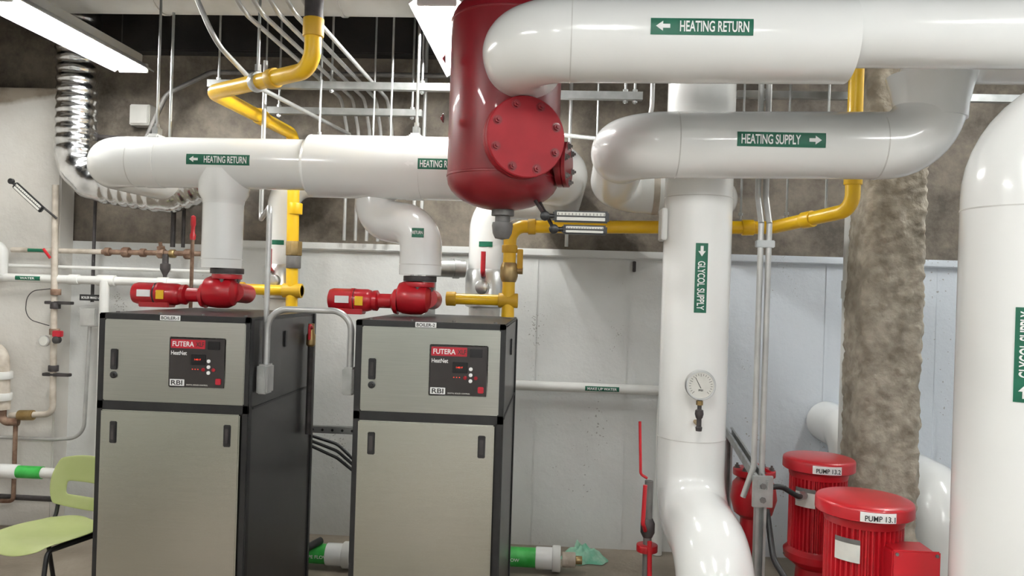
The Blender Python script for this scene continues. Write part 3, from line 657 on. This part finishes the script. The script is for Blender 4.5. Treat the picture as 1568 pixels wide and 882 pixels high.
# ------------------------------------------------------------------ left wall piping
group('water_pipe')
tube('main_run',[(-3.72,4.97,2.0),(-3.72,4.97,1.665),(-2.2,4.97,1.665)],.028,'pvc2',bend=.06,seg=20)
tube('upper_stub',[(-3.78,4.97,1.87),(-3.66,4.97,1.87),(-3.66,4.97,1.68)],.034,'pvc2',bend=.05,seg=20)
tube('drop',[(-2.94,4.94,1.665),(-2.94,4.94,0.004)],.030,'pvc2',seg=20); cyl('drop_tee',(-3.0,4.96,1.665),(-2.88,4.96,1.665),.037,'pvc2',20,.004)
for x in (-3.2,-2.6): cyl('coupling',(x,4.97,1.665),(x+.07,4.97,1.665),.034,'pvc2',20,.004)
patch('label',(0,4.97,1.665),(1,0,0),(0,-1,0),.030,.014,-3.55,-3.38,'green'); text('label_text','WATER',(-3.465,4.938,1.665),.1,.014,'white')
tube('thin_run',[(-3.66,5.0,1.745),(-2.2,5.0,1.745)],.012,'pvc2',seg=12)
group('valve_train')
tube('painted_run',[(-3.62,5.0,1.85),(-3.0,5.0,1.853)],.017,'dirtyp',seg=16)
tube('iron_run',[(-3.0,5.0,1.853),(-2.3,5.0,1.86)],.017,'rust',seg=16)
for i,x in enumerate((-2.98,-2.86,-2.74,-2.62,-2.54,-2.44)):
    cyl('fitting_%d'%i,(x,5.0,1.855),(x+.035+.01*(i%2),5.0,1.855),.028+.006*(i%2),'rust' if i!=4 else 'brass',8 if i%2 else 16,.003)
lathe('bonnet',(-2.60,5.0,1.87),(0,-.3,1),[(0,.025),(.03,.025),(.035,.012),(.06,.012)],'rust',12)
lathe('regulator_drop',(-2.56,4.98,1.85),(0,0,-1),[(0,.02),(.06,.02),(.065,.032),(.1,.032),(.14,.012),(.17,.012)],'dark',16)
patch('label',(0,5.0,1.85),(1,0,0),(0,-1,0),.019,.012,-3.5,-3.38,'green')
tube('riser_a',[(-3.07,5.02,1.52),(-3.07,5.02,2.4)],.011,'dark',seg=10)
group('painted_riser_pipe')
tube('riser',[(-3.30,4.95,2.28),(-3.27,4.95,.78),(-3.56,4.95,.76)],.020,'dirtyp',bend=.06,seg=16)
tube('iron_drop',[(-3.52,4.95,.76),(-3.52,4.95,.20),(-3.9,4.95,.18)],.014,'rust',bend=.03,seg=14)
cyl('elbow_low',(-3.40,4.95,.768),(-3.50,4.95,.764),.034,'brass',16,.004)
for i,z in enumerate((1.56,1.47,1.30,1.06)):
    cyl('fitting_%d'%i,(-3.275,4.95,z),(-3.275,4.95,z+.04),.032,'dark' if i%2 else 'rust',12,.003)
box('support_clip',(-3.34,4.93,1.03),(-3.16,4.97,1.05),'dark',.003); box('support_clip_b',(-3.34,4.93,1.50),(-3.16,4.97,1.52),'dark',.003)
lathe('red_actuator',(-3.235,4.93,1.27),(0,-1,0),[(0,.024),(.03,.024),(.035,.016)],'dark',20)
box('red_tag',(-3.26,4.90,1.29),(-3.20,4.93,1.33),'logo',.004)
lathe('small_gauge',(-3.32,4.93,1.26),(0,-1,0),[(0,.036),(.02,.036),(.022,.03)],'alu',24); cyl('small_dial',(-3.32,4.909,1.26),(-3.32,4.905,1.26),.029,'tick',24)
tube('capillary',[(-3.30,4.93,1.60),(-3.47,4.95,1.58),(-3.48,4.95,1.40),(-3.30,4.93,1.36)],.003,'dark',bend=.09,seg=8)
tube('red_lever',[(-3.3,4.92,1.80),(-3.33,4.89,1.86)],.009,'red',seg=8)
group('backflow_preventer')
tube('body',[(-4.2,4.93,1.20),(-3.62,4.93,1.20),(-3.60,4.93,.80)],.048,'dirtyp',bend=.09,seg=24)
for z in (1.0,.86): cyl('collar',(-3.605,4.93,z),(-3.605,4.93,z+.05),.06,'pvc2',20,.005)
cyl('flange',(-3.70,4.93,1.2),(-3.74,4.93,1.2),.07,'brass',24,.004)
tube('outlet',[(-3.60,4.93,.84),(-3.60,4.93,.72),(-3.50,4.95,.72)],.026,'rust',bend=.04,seg=16)
group('electrical_conduit')
tube('conduit',[(-3.08,5.02,1.36),(-3.10,5.02,.62),(-3.3,5.02,.60),(-4.2,5.02,.60)],.012,'cond',bend=.12,seg=14)
box('junction_box',(-3.13,4.98,1.36),(-3.02,5.05,1.48),'cond',.006)
group('sign'); box('sign_plate',(-3.13,4.975,1.53),(-2.97,4.98,1.57),'black',.001); text('sign_text','BOILER MAKE UP',(-3.05,4.973,1.55),.13,.016,'white')
group('drain_stub_pipe'); cyl('end_sleeve',(-3.60,4.85,.42),(-3.42,4.85,.42),.046,'pvc',28,.006)
tube('green_run',[(-3.42,4.85,.42),(-3.26,4.85,.42)],.040,'gwrap',seg=28); tube('white_run',[(-3.26,4.85,.42),(-2.3,4.85,.39)],.034,'pvc2',seg=24); tube('end_run',[(-4.28,4.85,.42),(-3.58,4.85,.42)],.036,'pvc2',seg=24)
box('floor_bracket',(-2.7,4.82,0.001),(-2.66,4.88,.37),'galv',.002); box('floor_bracket_b',(-3.95,4.82,0.001),(-3.91,4.88,.39),'galv',.002)
group('iron_pipe'); tube('pipe',[(-4.2,5.0,.21),(-2.3,5.0,.21)],.018,'dark',seg=14)
# ------------------------------------------------------------------ make up water pipe etc
group('make_up_water_pipe'); tube('pipe',[(-.6,5.13,1.065),(.9,5.13,1.065)],.032,'pvc2',seg=20)
patch('label',(0,5.13,1.065),(1,0,0),(0,-1,0),.034,.016,.20,.42,'green'); text('label_text','MAKE UP WATER',(.31,5.093,1.065),.19,.017,'white')
tube('riser',[(.70,5.13,1.065),(.70,5.13,0.004)],.03,'pvc2',seg=16)
group('hook'); box('plate',(.49,5.17,1.83),(.51,5.199,1.90),'dark',.003); cyl('peg',(.50,5.14,1.86),(.50,5.199,1.86),.007,'dark',10)
group('black_drain_pipe'); tube('pipe',[(-1.46,4.42,1.0),(-1.44,4.42,.14),(-1.36,4.60,.16)],.022,'black',bend=.05,seg=16); tube('pipe_b',[(-1.39,4.42,1.12),(-1.39,4.42,.4)],.016,'dark',seg=12)
for z in (.95,.55): cyl('joint',(-1.45,4.42,z),(-1.45,4.42,z+.05),.03,'black',16,.003)
group('cable_loop')
for i in range(3): tube('cable_%d'%i,[(-1.40,4.50,.80-i*.03),(-1.25,4.5,.76-i*.04),(-1.10,4.5,.63-i*.03),(-.84,4.4,.63+i*.02)],.009,'rubber',bend=.12,seg=10)
group('strut_support_bracket'); strut('channel',(-1.6,4.62,.82),(-1.0,4.62,.82)); multi('holes',[((-1.55+i*.06,4.598,.82),(-1.55+i*.06,4.596,.82),.008) for i in range(9)],'black',10)
strut('leg',(-1.02,4.64,0.002),(-1.02,4.64,.80))
def stub(x0,x1,y,z):
    group('condensate_stub_pipe')
    tube('green_insulation',[(x0,y,z),(x1-.14,y,z)],.058,'gwrap',seg=28)
    cyl('sleeve',(x1-.15,y,z),(x1-.04,y,z),.066,'pvc',28,.006); cyl('flange',(x1-.05,y,z),(x1,y,z),.078,'pvc2',28,.006)
    text('marking','PIPE FLOW',((x0+x1-.14)/2+.10,y-.062,z),.14,.02,'white')
stub(-1.62,-1.17,4.6,.082); stub(-.62,.07,4.72,.082)
group('brass_cap_fitting'); cyl('body',(.08,4.72,.08),(.16,4.72,.08),.045,'dirtyp',20,.005); cyl('tip',(.16,4.72,.08),(.2,4.72,.08),.025,'brass',12,.003)
bm=bmesh.new(); G=36; vs=[]
for j in range(G):
    for i in range(G):
        u=i/(G-1)*2-1; v=j/(G-1)*2-1; rr=max(0,1-(u*u+v*v)*.55)
        h=.02+.11*rr*(.35+.9*abs(noise.noise(Vector((u*2.1,v*2.1,3.3)))))+.03*rr*noise.noise(Vector((u*5,v*5,1)))
        a=math.atan2(v,u); q=max(abs(u),abs(v)); edge=.8+.3*noise.noise(Vector((math.cos(a)*1.7,math.sin(a)*1.7,9)))
        l=math.hypot(u,v)+1e-6; uu=u/l*q*edge; vv=v/l*q*edge
        hz=h*(1-q**3)+.004
        vs.append(bm.verts.new((.21+uu*.17,4.95+vv*.13,max(.004,hz))))
for j in range(G-1):
    for i in range(G-1): bm.faces.new((vs[j*G+i],vs[j*G+i+1],vs[(j+1)*G+i+1],vs[(j+1)*G+i]))
top(); finish('crumpled_cloth',bm,'cloth',ang=180)
# ------------------------------------------------------------------ chair
def chair():
    group('plastic_chair')
    T=Matrix.Translation((-2.44,3.66,0))@Matrix.Rotation(-.30,4,'Z')
    def panel(name,f,nu,nv,hole=None,th=.009):
        bm=bmesh.new(); g=[[bm.verts.new(T@Vector(f(i/nu*2-1,j/nv*2-1))) for i in range(nu+1)] for j in range(nv+1)]
        for j in range(nv):
            for i in range(nu):
                if hole and hole(i,j): continue
                bm.faces.new((g[j][i],g[j][i+1],g[j+1][i+1],g[j+1][i]))
        for v in [v for v in bm.verts if not v.link_faces]: bm.verts.remove(v)
        o=finish(name,bm,'chair',ang=180)
        s=o.modifiers.new('s','SOLIDIFY'); s.thickness=th; s.offset=0
        b=o.modifiers.new('b','SUBSURF'); b.levels=2; b.render_levels=2
    def sq(u,v,k=.16):
        return u*math.sqrt(1-v*v*k), v*math.sqrt(1-u*u*k)
    def seat(u,v):
        a,b=sq(u,v,.3); x=a*.215; y=b*.205
        z=.445-.018*(1-a*a)*(1-b*b)+.006*a*a
        if b<-.6: z-= .05*((-b-.6)/.4)**2
        if b>.75: z+= .03*((b-.75)/.25)**2
        return (x,y,z)
    panel('seat',seat,12,12)
    def back(u,v):
        a,b=sq(u,v,.28); x=a*(.205-.01*b); z=.635+b*.135; y=.215+.04*(b*.5+.5)-.045*a*a
        return (x,y,z)
    panel('backrest',back,14,12,hole=lambda i,j:(3<=i<=10 and 3<=j<=5))
    for s in (-1,1):
        tube('front_leg_%d'%(s+1),[T@Vector(p) for p in ((s*.16,.05,.425),(s*.18,-.13,.42),(s*.215,-.21,0.003))],.011,'black',bend=.04,seg=12)
        tube('rear_leg_%d'%(s+1),[T@Vector(p) for p in ((s*.17,-.10,.415),(s*.18,.15,.42),(s*.21,.25,0.003))],.011,'black',bend=.04,seg=12)
        tube('back_support_%d'%(s+1),[T@Vector(p) for p in ((s*.16,.0,.428),(s*.165,.19,.43),(s*.16,.238,.70))],.010,'black',bend=.05,seg=12)
chair()
# ------------------------------------------------------------------ world + finalise
w=D.worlds.new('world'); S.world=w; w.use_nodes=True; w.node_tree.nodes['Background'].inputs[0].default_value=(.5,.55,.6,1); w.node_tree.nodes['Background'].inputs[1].default_value=.05
bpy.context.view_layer.update()
for e in GROUPS:
    pts=[o.matrix_world@Vector(c) for o in e.children for c in o.bound_box]
    if not pts: continue
    lo=Vector([min(p[i] for p in pts) for i in range(3)]); hi=Vector([max(p[i] for p in pts) for i in range(3)])
    c=(lo+hi)/2; c.z=lo.z
    e.location=c
    for o in e.children: o.matrix_parent_inverse=Matrix.Translation(-c)
